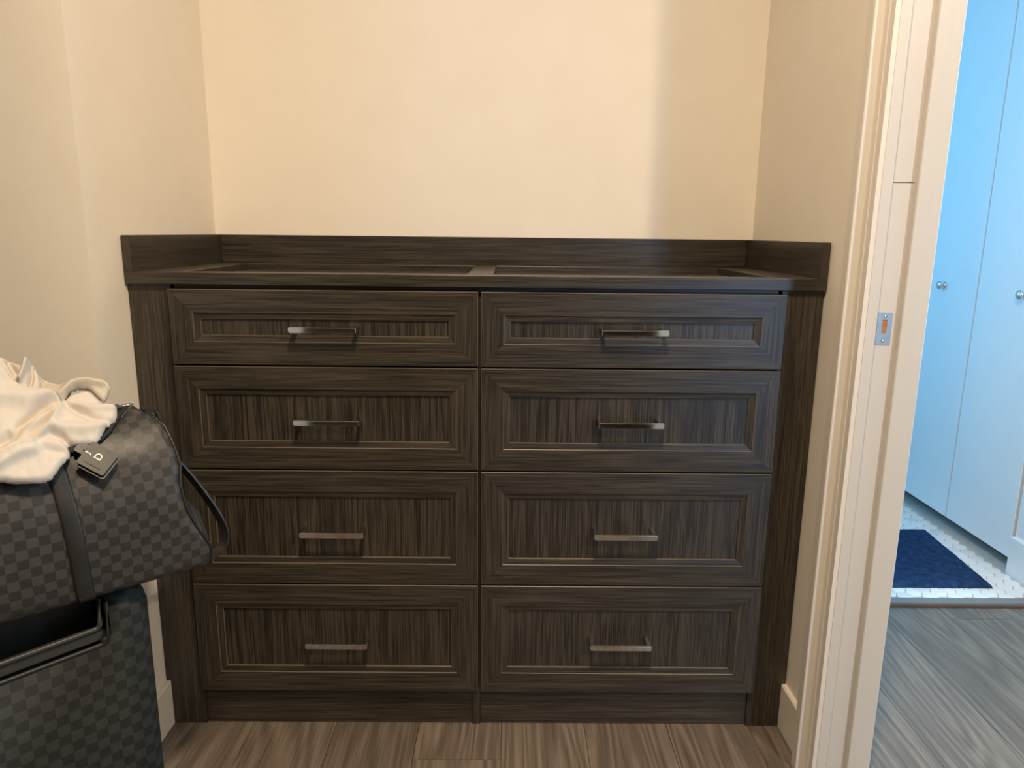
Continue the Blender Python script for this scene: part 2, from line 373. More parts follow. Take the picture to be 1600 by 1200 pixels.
upright('jamb_stop', [(XW, -0.150), (XW, -0.181), (0.7245, -0.181), (0.7260, -0.1795), (0.7260, -0.150)], TRIM, jr)
lo = upright('jamb_board', [(0.7260, -0.150), (0.7260, -0.166), (0.7700, -0.166), (0.7700, -0.150)], TRIM, jr, 0, 1.2035)
upright('jamb_board', [(0.7260, -0.150), (0.7260, -0.166), (0.7700, -0.166), (0.7700, -0.150)], TRIM, jr, 1.2050, 2.54)
upright('jamb_stop', [(0.7700, -0.150), (0.7700, -0.1795), (0.7715, -0.181), (0.796, -0.181), (0.796, -0.150)], TRIM, jr)
upright('casing', [(0.796, -0.135), (0.796, -0.176), (0.798, -0.1775), (0.8155, -0.1775), (0.8185, -0.174), (0.8185, -0.135)], TRIM, jr)
# strike plate: steel plate with a bolt hole and two screws
sx, sz = 0.7465, 0.947
bm = bmesh.new(); X = [sx-0.0135, sx-0.0045, sx+0.0045, sx+0.0135]; Z = [sz-0.0295, sz-0.008, sz+0.0165, sz+0.0295]
V = {(i, j, k): bm.verts.new((X[i], (-0.166, -0.1672)[k], Z[j])) for i in range(4) for j in range(4) for k in range(2)}
for i in range(3):
    for j in range(3):
        if (i, j) == (1, 1): continue
        for k in range(2): bm.faces.new([V[a, b, k] for a, b in ((i, j), (i+1, j), (i+1, j+1), (i, j+1))])
for ring in ([(0, 0), (3, 0), (3, 3), (0, 3)], [(1, 1), (2, 1), (2, 2), (1, 2)]):
    for a, b in zip(ring, ring[1:]+ring[:1]):
        pa = [(a[0]+(b[0]-a[0])*t//max(1, abs(b[0]-a[0])+abs(b[1]-a[1])), a[1]+(b[1]-a[1])*t//max(1, abs(b[0]-a[0])+abs(b[1]-a[1]))) for t in range(abs(b[0]-a[0])+abs(b[1]-a[1])+1)]
        for c, d in zip(pa, pa[1:]): bm.faces.new((V[c[0], c[1], 0], V[d[0], d[1], 0], V[d[0], d[1], 1], V[c[0], c[1], 1]))
sp = obj('strike_plate', bm, STEEL, jr, (sx, -0.166, sz)); sp['label'] = 'brushed steel strike plate'
bobj('bolt_hole', (sx-0.0045, sx+0.0045, -0.1664, -0.1661, sz-0.008, sz+0.0165), COPPER, sp)
for dz in (-0.022, 0.023):
    bm = bmesh.new(); lathe(bm, [(0.0032, 0), (0.0032, 0.0006), (0.002, 0.0010), (0.0, 0.0010)], (sx, -0.1672, sz+dz), (0, -1, 0), 12)
    obj('screw', bm, CHROME, sp, (sx, -0.1672, sz+dz), smooth=True)

# bathroom cupboard doors
cup = empty('bathroom_cupboard', (1.96, 1.5, 0))
bobj('body', (1.786, 2.38, 0.795, 2.15, 0.05, 2.45), BATHW, cup)
bobj('plinth', (1.84, 2.36, 0.80, 2.14, 0.0, 0.05), DARK, cup)
gy = 1.148
for y0, y1, ky in ((0.790, gy-0.0022, 0.900), (gy+0.0022, 1.475, 1.350), (1.4795, 1.81, 1.60), (1.8145, 2.15, 2.05)):
    d = bobj('cupboard_door', (1.762, 1.786, y0, y1, 0.052, 2.42), BATHW, cup, bevel=0.0015)
    bm = bmesh.new(); lathe(bm, [(0.012, 0), (0.012, 0.002), (0.007, 0.004), (0.007, 0.010), (0.012, 0.013), (0.0165, 0.019), (0.0155, 0.025), (0.008, 0.0285), (0, 0.029)], (1.762, ky, 0.928), (-1, 0, 0), 20)
    obj('knob', bm, CHROME, d, (1.762, ky, 0.928), smooth=True)
tag(cup, 'tall white flush-door cupboard with round knobs beside the navy bath mat', 'cupboard')

# bath mat: a slab with a tufted top
bm = bmesh.new(); x0, x1, y0, y1 = 0.98, 1.635, 0.662, 1.115; nx, ny = 130, 90
G = []
for i in range(nx+1):
    row = []
    for j in range(ny+1):
        x = x0+(x1-x0)*i/nx; y = y0+(y1-y0)*j/ny
        e = min(i, nx-i, j, ny-j); edge = min(1, e/3)
        jig = 0.003*(1-min(1, e/4))
        z = 0.006+0.014*edge**0.6+0.0035*noise.noise(Vector((x*70, y*70, 0)))*edge+0.002*noise.noise(Vector((x*190, y*190, 3)))*edge
        row.append(bm.verts.new((x+jig*noise.noise(Vector((x*60, y*60, 5))), y+jig*noise.noise(Vector((x*60, y*60, 9))), z)))
    G.append(row)
for i in range(nx):
    for j in range(ny): bm.faces.new((G[i][j], G[i+1][j], G[i+1][j+1], G[i][j+1]))
edge = [G[i][0] for i in range(nx)]+[G[nx][j] for j in range(ny)]+[G[i][ny] for i in range(nx, 0, -1)]+[G[0][j] for j in range(ny, 0, -1)]
bot = [bm.verts.new((v.co.x, v.co.y, 0.0046)) for v in edge]
for k in range(len(edge)): bm.faces.new((edge[k], bot[k], bot[(k+1) % len(edge)], edge[(k+1) % len(edge)]))
bm.faces.new(bot)
for v in bm.verts: v.co.x += (v.co.y-y0)*0.085
tag(obj('bath_mat', bm, NAVY, None, (1.3, 0.89, 0), smooth=True), 'navy blue tufted bath mat on the white hexagon tiles', 'bath mat')

# ------------------------------------------------------------------ the dresser
HB, HT, HS = 1.0026, 1.0272, 1.0984
dr = empty('dresser', (0, 0.22, 0)); tag(dr, 'dark wood-grain built-in dresser with eight framed drawers and bar handles', 'dresser')
def notched(s):
    bm = bmesh.new(); p = [(0.620, 0.0), (0.695, 0.0), (0.695, 0.109), (0.704, 0.109), (0.704, HB), (0.620, HB)]
    A = [bm.verts.new((s*x, 0.0, z)) for x, z in p]; B = [bm.verts.new((s*x, 0.019, z)) for x, z in p]
    for k in range(6): bm.faces.new((A[k], A[(k+1) % 6], B[(k+1) % 6], B[k]))
    bm.faces.new(A); bm.faces.new(B); return obj('end_stile', bm, LAM_Z, dr, (s*0.66, 0, 0))
notched(-1); notched(1)
bobj('side_panel', (-0.69, -0.672, 0.0195, 0.445, 0.0, HB), LAM_Z, dr)
bobj('side_panel', (0.672, 0.69, 0.0195, 0.445, 0.0, HB), LAM_Z, dr)
bobj('back_panel', (-0.672, 0.672, 0.43, 0.445, 0.0, HB), LAM_Z, dr)
bobj('centre_divider', (-0.004, 0.015, 0.006, 0.43, 0.0, HB), LAM_Z, dr)
bobj('top_rail', (-0.617, -0.004, 0.010, 0.028, 0.96, HB), LAM_X, dr)
bobj('top_rail', (0.015, 0.615, 0.010, 0.028, 0.96, HB), LAM_X, dr)
bobj('toe_kick', (-0.620, -0.0125, 0.005, 0.020, 0.0, 0.094), LAM_X, dr, bevel=0.001)
bobj('toe_kick', (0.0075, 0.620, 0.005, 0.020, 0.0, 0.094), LAM_X, dr, bevel=0.001)
bobj('toe_kick_strip', (-0.0115, 0.0065, 0.002, 0.006, 0.0, 0.094), LAM_Z, dr)
ROWS = [(0.8425, 0.9945), (0.6205, 0.8385), (0.3605, 0.6170), (0.0985, 0.3570)]
COLS = [(-0.617, 0.002), (0.0085, 0.6225)]
FWD = 0.047
PROF = [(0.0, 0.0), (0.0, -0.0192), (0.0010, -0.0202), (0.0462, -0.0202), (0.0469, -0.0196), (0.0470, -0.0172), (0.0590, -0.0158), (0.0594, -0.0154), (0.0597, -0.0112), (0.0605, -0.0112), (0.0605, 0.0)]
def frame_piece(name, x0, x1, z0, z1, side, mat, parent):
    """one mitred member of a drawer frame, with its sloped inner edge"""
    bm = bmesh.new(); A = []; B = []; g = 0.00012
    for t, y in PROF:
        if side == 'b': a, b = (x0+t+g, z0+t), (x1-t-g, z0+t)
        elif side == 't': a, b = (x0+t+g, z1-t), (x1-t-g, z1-t)
        elif side == 'l': a, b = (x0+t, z0+t+g), (x0+t, z1-t-g)
        else: a, b = (x1-t, z0+t+g), (x1-t, z1-t-g)
        A.append(bm.verts.new((a[0], y, a[1]))); B.append(bm.verts.new((b[0], y, b[1])))
    n = len(PROF)
    for k in range(n):
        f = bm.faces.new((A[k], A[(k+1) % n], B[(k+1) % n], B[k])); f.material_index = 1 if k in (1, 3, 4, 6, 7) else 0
    bm.faces.new(A); bm.faces.new(B)
    c = {'b': ((x0+x1)/2, -0.01, z0), 't': ((x0+x1)/2, -0.01, z1), 'l': (x0, -0.01, (z0+z1)/2), 'r': (x1, -0.01, (z0+z1)/2)}[side]
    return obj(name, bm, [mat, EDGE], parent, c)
for r_, (z0, z1) in enumerate(ROWS):
    for c_, (x0, x1) in enumerate(COLS):
        t = 0.0606
        d = bobj('drawer', (x0+t-0.0003, x1-t+0.0003, -0.0113, 0.0, z0+t-0.0003, z1-t+0.0003), LAM_P, dr)
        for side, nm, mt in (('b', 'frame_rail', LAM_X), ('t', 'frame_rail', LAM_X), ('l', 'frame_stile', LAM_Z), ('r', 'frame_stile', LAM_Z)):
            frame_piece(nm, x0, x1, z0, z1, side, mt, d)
        bobj('drawer_box', (x0+0.03, x1-0.03, 0.0285, 0.40, z0+0.012, z1-0.03), LAM_Y, d)
        hx = (x0+x1)/2+(0.003 if c_ == 0 else 0.0); hz = (z0+z1)/2+(0.0, -0.001, -0.004, -0.001)[r_]
        bm = bmesh.new(); hl = 0.0672
        box(bm, hx-hl, hx+hl, -0.052, -0.0445, hz-0.0060, hz+0.0060)
        bmesh.ops.bevel(bm, geom=list(bm.edges), offset=0.0018, segments=3, affect='EDGES')
        for s in (-1, 1):
            b2 = bmesh.new(); px = hx+s*(hl-0.0055)
            box(b2, px-0.0045, px+0.0045, -0.0450, -0.0114, hz-0.0045, hz+0.0045)
            bmesh.ops.bevel(b2, geom=list(b2.edges), offset=0.0008, segments=1, affect='EDGES')
            me = bpy.data.meshes.new('tmp'); b2.to_mesh(me); b2.free(); bm.from_mesh(me); bpy.data.meshes.remove(me)
        h = obj('handle', bm, CHROME, d, (hx, -0.03, hz)); h['label'] = 'polished chrome bar handle'

# countertop with two recessed panels and an upstand on three sides
ct = empty('countertop', (0, 0.22, HB)); tag(ct, 'dark wood-grain dresser top with raised edges and two sunken panels', 'countertop')
YF = -0.0115
bm = bmesh.new()
ix = [-0.704, -0.600, -0.022, 0.032, 0.600, 0.704]; iy = [YF, 0.030, 0.405, 0.469]
V = {(i, j, k): bm.verts.new((x, y, z)) for i, x in enumerate(ix) for j, y in enumerate(iy) for k, z in enumerate((HB+0.0002, HT))}
for i in range(5):
    for j in range(3):
        if j == 1 and i in (1, 3):
            for (a, b) in (((i, j), (i+1, j)), ((i+1, j), (i+1, j+1)), ((i+1, j+1), (i, j+1)), ((i, j+1), (i, j))):
                bm.faces.new((V[a+(0,)], V[b+(0,)], V[b+(1,)], V[a+(1,)]))
            continue
        for k in range(2): bm.faces.new([V[a, b, k] for a, b in ((i, j), (i+1, j), (i+1, j+1), (i, j+1))])
for i in range(5):
    for j in (0, 3): bm.faces.new((V[i, j, 0], V[i+1, j, 0], V[i+1, j, 1], V[i, j, 1]))
for j in range(3):
    for i in (0, 5): bm.faces.new((V[i, j, 0], V[i, j+1, 0], V[i, j+1, 1], V[i, j, 1]))
fr = obj('top_frame', bm, LAM_X, ct, (0, 0.2, HB))
mod = fr.modifiers.new('edge', 'BEVEL'); mod.width = 0.0012; mod.segments = 2; mod.limit_method = 'ANGLE'
for a, b in ((-0.600, -0.022), (0.032, 0.600)):
    p = bobj('sunken_panel', (a+0.0005, b-0.0005, 0.0305, 0.4045, HB+0.0005, HB+0.010), DUSTY, ct); p['label'] = 'dusty dark sunken panel'
bobj('back_upstand', (-0.6855, 0.6855, 0.450, 0.469, HT, HS), LAM_X, ct, bevel=0.001)
for s in (-1, 1):
    a, b = sorted((s*0.704, s*0.686)); bobj('side_upstand', (a, b, YF, 0.469, HT, HS), LAM_Y, ct, bevel=0.001)

# ------------------------------------------------------------------ suitcase
AS = math.radians(48); SA = Vector((math.cos(AS), math.sin(AS), 0)); SN = Vector((-math.sin(AS), math.cos(AS), 0)); SP = Vector((-0.527, -0.360, 0))
def SL(s, d, z): return SP+SA*s+SN*d+Vector((0, 0, z))
sc_ = empty('suitcase', SL(-0.18, 0.105, 0)); tag(sc_, 'black checked hard-shell cabin suitcase under the holdall', 'suitcase')
CK = 0.0175
def uvbox(me, sdz):
    """checks run round the case: u = way round, v = height"""
    uvl = me.uv_layers.new(name='UVMap')
    for p in me.polygons:
        n = p.normal
        for li in p.loop_indices:
            s, d, z = sdz(me.vertices[me.loops[li].vertex_index].co)
            ns, nd = n.dot(SA), n.dot(SN)
            if abs(n.z) > 0.85: uv = (s, d)
            elif abs(nd) >= abs(ns): uv = (s if nd < 0 else -s, z)
            else: uv = (d if ns > 0 else -d, z)
            uvl.data[li].uv = (uv[0]/CK, uv[1]/CK)
bm = bmesh.new(); box(bm, -0.385, 0.004, 0.0, 0.205, 0.045, 0.540)
bmesh.ops.bevel(bm, geom=list(bm.edges), offset=0.042, segments=7, profile=0.5, affect='EDGES')
bmesh.ops.recalc_face_normals(bm, faces=bm.faces)
for v in bm.verts: v.co = SL(*v.co)
shell = obj('shell', bm, [CASEM, PLASTIC], sc_, SL(-0.18, 0.105, 0), smooth=True)
# recess for the pull handle
bm = bmesh.new(); box(bm, -0.335, -0.068, -0.05, 0.060, 0.455, 0.62)
bmesh.ops.bevel(bm, geom=[e for e in bm.edges if abs(e.verts[0].co.y-e.verts[1].co.y) > 0.01], offset=0.016, segments=5, affect='EDGES')
bmesh.ops.recalc_face_normals(bm, faces=bm.faces)
for v in bm.verts: v.co = SL(*v.co)
for f in bm.faces: f.material_index = 1
cut = obj('cutter', bm, [CASEM, PLASTIC])
for p in cut.data.polygons: p.material_index = 1
mo = shell.modifiers.new('recess', 'BOOLEAN'); mo.operation = 'DIFFERENCE'; mo.object = cut; mo.solver = 'EXACT'
bpy.context.view_layer.update()
dg = bpy.context.evaluated_depsgraph_get(); me2 = bpy.data.meshes.new_from_object(shell.evaluated_get(dg))
shell.modifiers.clear(); shell.data = me2; bpy.data.objects.remove(cut)
o0 = SL(-0.18, 0.105, 0)
def sdz(co): q = Vector(co)+o0-SP; return q.dot(SA), q.dot(SN), q.z
uvbox(shell.data, sdz)
def rrect(s0, s1, z0, z1, r, d, n=6):
    pts = []
    for cx, cz, a0 in ((s1-r, z0+r, -90), (s1-r, z1-r, 0), (s0+r, z1-r, 90), (s0+r, z0+r, 180)):
        for k in range(n+1):
            a = math.radians(a0+90*k/n); pts.append(SL(cx+r*math.cos(a), d, cz+r*math.sin(a)))
    return pts
def ushape(s0, s1, z0, z1, r, d, n=6):
    pts = [SL(s0, d, z1)]
    for cx, a0 in ((s0+r, 180), (s1-r, 270)):
        for k in range(n+1):
            a = math.radians(a0+90*k/n); pts.append(SL(cx+r*math.cos(a), d, z0+r+r*math.sin(a)))
    return pts+[SL(s1, d, z1)]
bm = bmesh.new(); tube(bm, ushape(-0.332, -0.071, 0.458, 0.530, 0.015, 0.003), 0.0042, 8); obj('recess_rim', bm, PLASTIC, sc_, SL(-0.2, 0, 0.48), smooth=True)
bm = bmesh.new(); tube(bm, ushape(-0.318, -0.080, 0.486, 0.534, 0.010, 0.006), 0.0044, 8); obj('pull_handle', bm, GREYPL, sc_, SL(-0.2, 0, 0.48), smooth=True)
bm = bmesh.new(); box(bm, -0.322, -0.077, 0.0055, 0.024, 0.464, 0.484)
bmesh.ops.bevel(bm, geom=list(bm.edges), offset=0.003, segments=2, affect='EDGES')
for v in bm.verts: v.co = SL(*v.co)
obj('handle_grip', bm, GREYPL, sc_, SL(-0.2, 0, 0.48))
for s in (-0.34, -0.04):
    for d in (0.04, 0.165):
        bm = bmesh.new(); lathe(bm, [(0.012, -0.011), (0.022, -0.009), (0.023, 0), (0.022, 0.009), (0.012, 0.011)], SL(s, d, 0.0232), SA, 20)
        obj('wheel', bm, PLASTIC, sc_, SL(s, d, 0.0232), smooth=True)
        bm = bmesh.new(); tube(bm, [SL(s, d, 0.030), SL(s, d, 0.056)], 0.009, 10); obj('wheel_fork', bm, PLASTIC, sc_, SL(s, d, 0.05), smooth=True)

# ------------------------------------------------------------------ holdall on the suitcase
AB = math.radians(42); BA = Vector((math.cos(AB), math.sin(AB), 0)); BN = Vector((-math.sin(AB), math.cos(AB), 0)); BP = Vector((-0.442, -0.320, 0.5405))
def BL(u, d, z): return BP+BA*u+BN*(d+0.12)+Vector((0, 0, z))        # d = 0 is the middle of the bag, d < 0 its front
half = [(0.0, 0.0), (-0.05, 0.0), (-0.092, 0.001), (-0.112, 0.010), (-0.120, 0.036), (-0.121, 0.085), (-0.117, 0.135), (-0.106, 0.180), (-0.088, 0.222), (-0.062, 0.256), (-0.030, 0.277), (0.0, 0.283)]
hc = catmull([(a, b, 0) for a, b in half], 5)
sect = [(p.x, p.y) for p in hc]+[(-p.x, p.y) for p in reversed(hc[1:-1])]
ENDT = [(-0.01, -0.012), (0.012, 0.0), (0.04, 0.0), (0.08, -0.020), (0.12, -0.035), (0.16, -0.039), (0.19, -0.034), (0.22, -0.037), (0.25, -0.042), (0.27, -0.058), (0.30, -0.085)]
def uend(z):
    for (a, b), (c, d) in zip(ENDT, ENDT[1:]):
        if z <= c: return b+(d-b)*max(0, (z-a)/(c-a))
    return ENDT[-1][1]
U0 = -0.50
def bag_point(tau, k, shrink=1.0, out=0.0):
    d, z = sect[k % len(sect)]
    zc = 0.13; d2 = d*shrink; z2 = zc+(z-zc)*shrink
    ur = uend(z); ul = U0-uend(z)
    u = ul+(ur-ul)*tau
    n1 = noise.noise(Vector((u*9, d*9, z*9+4)))*0.0045+noise.noise(Vector((u*22+7, d*18, z*22)))*0.002
    sag = 0.010*math.sin(math.pi*min(1, max(0, tau)))*(z/0.283)        # the middle of the top sags a little
    nrm = Vector((0, d, (z-0.13)*0.7)); nrm = nrm.normalized() if nrm.length > 1e-4 else Vector((0, 0, 1))
    p = Vector((u, d2, z2-sag))+nrm*(n1*(0.15 if z < 0.02 else 1)+out)
    if z < 0.02: p.z = max(p.z, 0.0 if out == 0 else -0.002)
    return p
bag = empty('holdall', BL(-0.25, 0, 0)); tag(bag, 'black checked canvas holdall with leather straps lying on the suitcase', 'bag')
bm = bmesh.new(); NT = 44; K = len(sect); rows = []; taus = [i/NT for i in range(NT+1)]
caps = [(0.0, 0.55, 0.020), (0.0, 0.9, 0.012), (0.0, 0.97, 0.005)]
for sh, dx in ((0.5, -0.012), (0.86, -0.009), (0.96, -0.0045)):
    rows.append([bag_point(0, k, sh)+Vector((dx+0.004, 0, 0)) for k in range(K)])
for t_ in taus: rows.append([bag_point(t_, k) for k in range(K)])
for sh, dx in ((0.96, 0.0045), (0.86, 0.009), (0.5, 0.012)):
    rows.append([bag_point(1, k, sh)+Vector((dx-0.004, 0, 0)) for k in range(K)])
arc = [0.0]
for k in range(K):
    a, b = sect[k], sect[(k+1) % K]; arc.append(arc[-1]+math.hypot(a[0]-b[0], a[1]-b[1]))
VV = [[bm.verts.new(BL(*p)) for p in r] for r in rows]
uvl = bm.loops.layers.uv.new('UVMap'); CB = 0.0150
for i in range(len(VV)-1):
    for k in range(K):
        f = bm.faces.new((VV[i][k], VV[i+1][k], VV[i+1][(k+1) % K], VV[i][(k+1) % K]))
        for lp, (ii, kk) in zip(f.loops, ((i, k), (i+1, k), (i+1, k+1), (i, k+1))):
            lp[uvl].uv = (rows[ii][kk % K].x/CB, arc[kk]/CB)
bm.faces.new(VV[0]); bm.faces.new(VV[-1])
obj('body', bm, BAGM, bag, BL(-0.25, 0, 0), smooth=True)
def on_front(u, k, out):
    """point of the front/top surface at length u, section index k"""
    z = sect[k % K][1]; ur = uend(z); ul = U0-uend(z)
    return bag_point((u-ul)/(ur-ul), k, 1.0, out)
def band(name, u, w, k0, k1, out, mat, lean=0.0):
    bm = bmesh.new(); L = []
    for k in range(k0, k1+1):
        uu = u+lean*(k-k0)/(k1-k0)
        L.append([bm.verts.new(BL(*on_front(uu+a*w, k, o_))) for a, o_ in ((-0.5, 0.0005), (-0.5, out), (-0.36, out+0.0012), (0, out+0.0006), (0.36, out+0.0012), (0.5, out), (0.5, 0.0005))])
    for A, B in zip(L, L[1:]):
        for k in range(6): bm.faces.new((A[k], A[k+1], B[k+1], B[k]))
    return obj(name, bm, mat, bag, BL(u, -0.1, 0.1), smooth=True)
band('leather_strap', -0.186, 0.025, 13, 50, 0.0028, LEATHER, -0.022)
band('leather_strap', -0.345, 0.025, 13, 50, 0.0028, LEATHER, 0.02)
# piping along the front edge of the right end
bm = bmesh.new(); tube(bm, [BL(*(bag_point(1.0, k, 0.985)+Vector((0.003, 0, 0)))) for k in range(12, 52)], 0.0022, 6); obj('piping', bm, LEATHER, bag, BL(0, -0.1, 0.1), smooth=True)
# loose strap loop on the right end
def ribbon(name, pts, wdir, wid, th, mat, parent, loc):
    bm = bmesh.new(); L = []
    for i, p in enumerate(pts):
        t = (pts[min(i+1, len(pts)-1)]-pts[max(i-1, 0)]).normalized(); wd = (wdir-t*wdir.dot(t)).normalized(); n = t.cross(wd)
        L.append([bm.verts.new(p+wd*a*wid/2+n*b*th/2) for a, b in ((-1, -1), (1, -1), (1, 1), (-1, 1))])
    for A, B in zip(L, L[1:]):
        for k in range(4): bm.faces.new((A[k], A[(k+1) % 4], B[(k+1) % 4], B[k]))
    bm.faces.new(L[0]); bm.faces.new(L[-1]); return obj(name, bm, mat, parent, loc, smooth=False)
lp = catmull([BL(-0.035, -0.02, 0.200), BL(-0.008, -0.03, 0.165), BL(0.018, -0.04, 0.118), BL(0.040, -0.05, 0.070), BL(0.049, -0.055, 0.036), BL(0.043, -0.06, 0.014), BL(0.022, -0.07, 0.004), BL(-0.005, -0.075, 0.003)], 8)
ribbon('strap_loop', lp, BN*0.9-BA*0.35, 0.020, 0.0032, LEATHER, bag, BL(0, 0, 0.1))
# ring and tab at the top of the right end
bm = bmesh.new(); c = BL(-0.041, -0.03, 0.262); tube(bm, [c+BA*0.0045*math.cos(a)+Vector((0, 0, 0.0055*math.sin(a))) for a in [k*math.pi/8 for k in range(16)]], 0.0016, 8, True)
obj('ring', bm, CHROME, bag, c, smooth=True)
ribbon('ring_tab', catmull([BL(-0.062, -0.028, 0.276), BL(-0.048, -0.03, 0.2745), BL(-0.041, -0.031, 0.269), BL(-0.037, -0.033, 0.256)], 5), BN, 0.016, 0.003, LEATHER, bag, c)
# zip along the top: black tape, metal teeth, slider with pull
zk = hc.index(hc[-1])
def topz(u, d): 
    return BL(u, d, 0.2835+0.002-0.010*math.sin(math.pi*min(1, max(0, (u+0.5)/0.46))))
zp = ribbon('zip_tape', [topz(-0.45+0.36*i/20, -0.012) for i in range(21)], BN, 0.026, 0.002, PLASTIC, bag, BL(-0.25, 0, 0.28))
def on_plane(u, v, d):
    """photo sight line at depth d of the bag"""
    r = ray(u, v); return CAM+r*(((BP-CAM).dot(BN)+d+0.12)/r.dot(BN))
bm = bmesh.new(); tube(bm, [on_plane(180, 636.5, 0.0), on_plane(196, 634.0, 0.0), on_plane(208, 631.0, 0.0), on_plane(209.5, 627.5, 0.0)], 0.0016, 8)
obj('zip_pull', bm, CHROME, zp, on_plane(196, 634, 0.0), smooth=True)

def bag_hit(u, v, lift):
    """where the sight line of a photo pixel meets the bag's front, lifted off it"""
    d = ray(u, v); best = None
    for i in range(400):
        t = 0.8+0.8*i/400; p = CAM+d*t; q = p-BP; uu, dd, z = q.dot(BA), q.dot(BN)-0.12, q.z
        for (a, b), (c, e) in zip(half[2:], half[3:]):
            if b <= z < e and dd >= a+(c-a)*(z-b)/(e-b)-lift: return p
    return CAM+d*1.25
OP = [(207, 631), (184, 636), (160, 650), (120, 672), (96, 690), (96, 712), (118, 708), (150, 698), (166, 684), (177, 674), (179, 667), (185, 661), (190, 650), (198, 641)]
def pix_patch(name, poly, lift, th, mat, parent, step=2.0):
    """thin piece of stuff lying on the bag inside an outline"""
    x0 = min(p[0] for p in poly); y0 = min(p[1] for p in poly); x1 = max(p[0] for p in poly); y1 = max(p[1] for p in poly); g = {}
    for i in range(int((x1-x0)/step)+2):
        for j in range(int((y1-y0)/step)+2):
            p = (x0+i*step, y0+j*step)
            if inside(p, poly): g[i, j] = bag_hit(p[0], p[1], lift)
    bm = bmesh.new(); F = {k: bm.verts.new(v) for k, v in g.items()}; B = {k: bm.verts.new(v+(v-CAM).normalized()*th) for k, v in g.items()}; cnt = {}
    for (i, j) in g:
        c = [(i, j), (i+1, j), (i+1, j+1), (i, j+1)]
        if not all(k in g for k in c): continue
        bm.faces.new([F[k] for k in c]); bm.faces.new([B[k] for k in reversed(c)])
        for a, b in zip(c, c[1:]+c[:1]): cnt[frozenset((a, b))] = cnt.get(frozenset((a, b)), 0)+1
    for e, n in cnt.items():
        if n == 1: a, b = tuple(e); bm.faces.new((F[a], F[b], B[b], B[a]))
    for v in [v for v in bm.verts if not v.link_faces]: bm.verts.remove(v)
    bmesh.ops.smooth_vert(bm, verts=bm.verts, factor=0.5, use_axis_x=True, use_axis_y=True, use_axis_z=True)
    return obj(name, bm, mat, parent, BL(-0.15, 0, 0.25), smooth=True)
pix_patch('mouth_dark_patch', OP, 0.006, 0.003, DARK, bag)  # dark sheet on the closed bag, standing in for its shaded open mouth
bm = bmesh.new()
for i, p in enumerate(catmull([(190, 651, 0), (195, 645, 0), (201, 639, 0), (209, 635, 0)], 6)):
    b2 = bmesh.new(); bmesh.ops.create_cube(b2, size=0.0013); c = bag_hit(p.x, p.y, 0.0085)
    for v in b2.verts: v.co = v.co+c
    me = bpy.data.meshes.new('t'); b2.to_mesh(me); b2.free(); bm.from_mesh(me); bpy.data.meshes.remove(me)
te = obj('zip_teeth', bm, CHROME, zp, BL(-0.1, -0.05, 0.28)); te['kind'] = 'stuff'
# leather name tag lying on the front of the bag
tg = [bag_hit(110, 716, 0.018), bag_hit(152.5, 696, 0.018), bag_hit(190, 716, 0.018), bag_hit(155.5, 740.5, 0.020)]
tc_ = (tg[0]+tg[1]+tg[2]+tg[3])/4
tn = (tg[2]-tg[0]).cross(tg[1]-tg[3]).normalized()
if tn.dot(CAM-tc_) < 0: tn = -tn
te1 = ((tg[2]-tg[1])+(tg[3]-tg[0])).normalized(); te2 = tn.cross(te1)
if te2.dot(tg[1]-tg[0]) < 0: te2 = -te2
L1 = ((tg[2]-tg[1]).length+(tg[3]-tg[0]).length)/2; L2 = ((tg[1]-tg[0]).length+(tg[2]-tg[3]).length)/2
nt_ = empty('name_tag', tc_); tag(nt_, 'black leather name tag with pale initials hanging on the holdall', 'tag')
def plate(name, ca, cb, la, lb, h0, h1, mat, par, r=0.003):
    bm = bmesh.new(); P = []
    for sx_, sy_, a0 in ((1, 1, 0), (-1, 1, 90), (-1, -1, 180), (1, -1, 270)):
        for k in range(4):
            a = math.radians(a0+30*k); P.append((ca+sx_*(la/2-r)+r*math.cos(a), cb+sy_*(lb/2-r)+r*math.sin(a)))
    A = [bm.verts.new(tc_+te1*a+te2*b+tn*h0) for a, b in P]; B = [bm.verts.new(tc_+te1*a+te2*b+tn*h1) for a, b in P]
    for k in range(len(P)): bm.faces.new((A[k], A[(k+1) % 16], B[(k+1) % 16], B[k]))
    bm.faces.new(A); bm.faces.new(B); return obj(name, bm, mat, par, tc_)
plate('tag_back', 0.004, -0.003, L1, L2, -0.0065, -0.0030, LEATHER, nt_)
pf = plate('tag_front', 0, 0, L1, L2, -0.0005, 0.0020, TAGM, nt_)
plate('slot', 0.0, -L2*0.34, L1*0.62, 0.0011, 0.0020, 0.0022, DARK, nt_, 0.0004)
plate('tag_strap', -L1*0.62, 0.004, L1*0.42, 0.018, -0.0030, -0.0005, LEATHER, nt_)
def letter(ch, a, b, size):
    cu = bpy.data.curves.new('l', 'FONT'); cu.body = ch; cu.size = size; cu.extrude = 0.0002; cu.align_x = 'CENTER'; cu.align_y = 'CENTER'
    to = bpy.data.objects.new('l', cu); COL.objects.link(to); bpy.context.view_layer.update()
    me = bpy.data.meshes.new_from_object(to.evaluated_get(bpy.context.evaluated_depsgraph_get())); bpy.data.objects.remove(to)
    X, Y = te2, -te1
    for v in me.vertices: v.co = X*v.co.x+Y*v.co.y+tn*(v.co.z+0.0022)+te1*a+te2*b
    me.materials.clear(); me.materials.append(GOLD)
    o = bpy.data.objects.new('initial', me); COL.objects.link(o); o.parent = nt_; return o
letter('D', 0.000, 0.003, 0.0150); letter('J', -0.0165, 0.001, 0.0115)
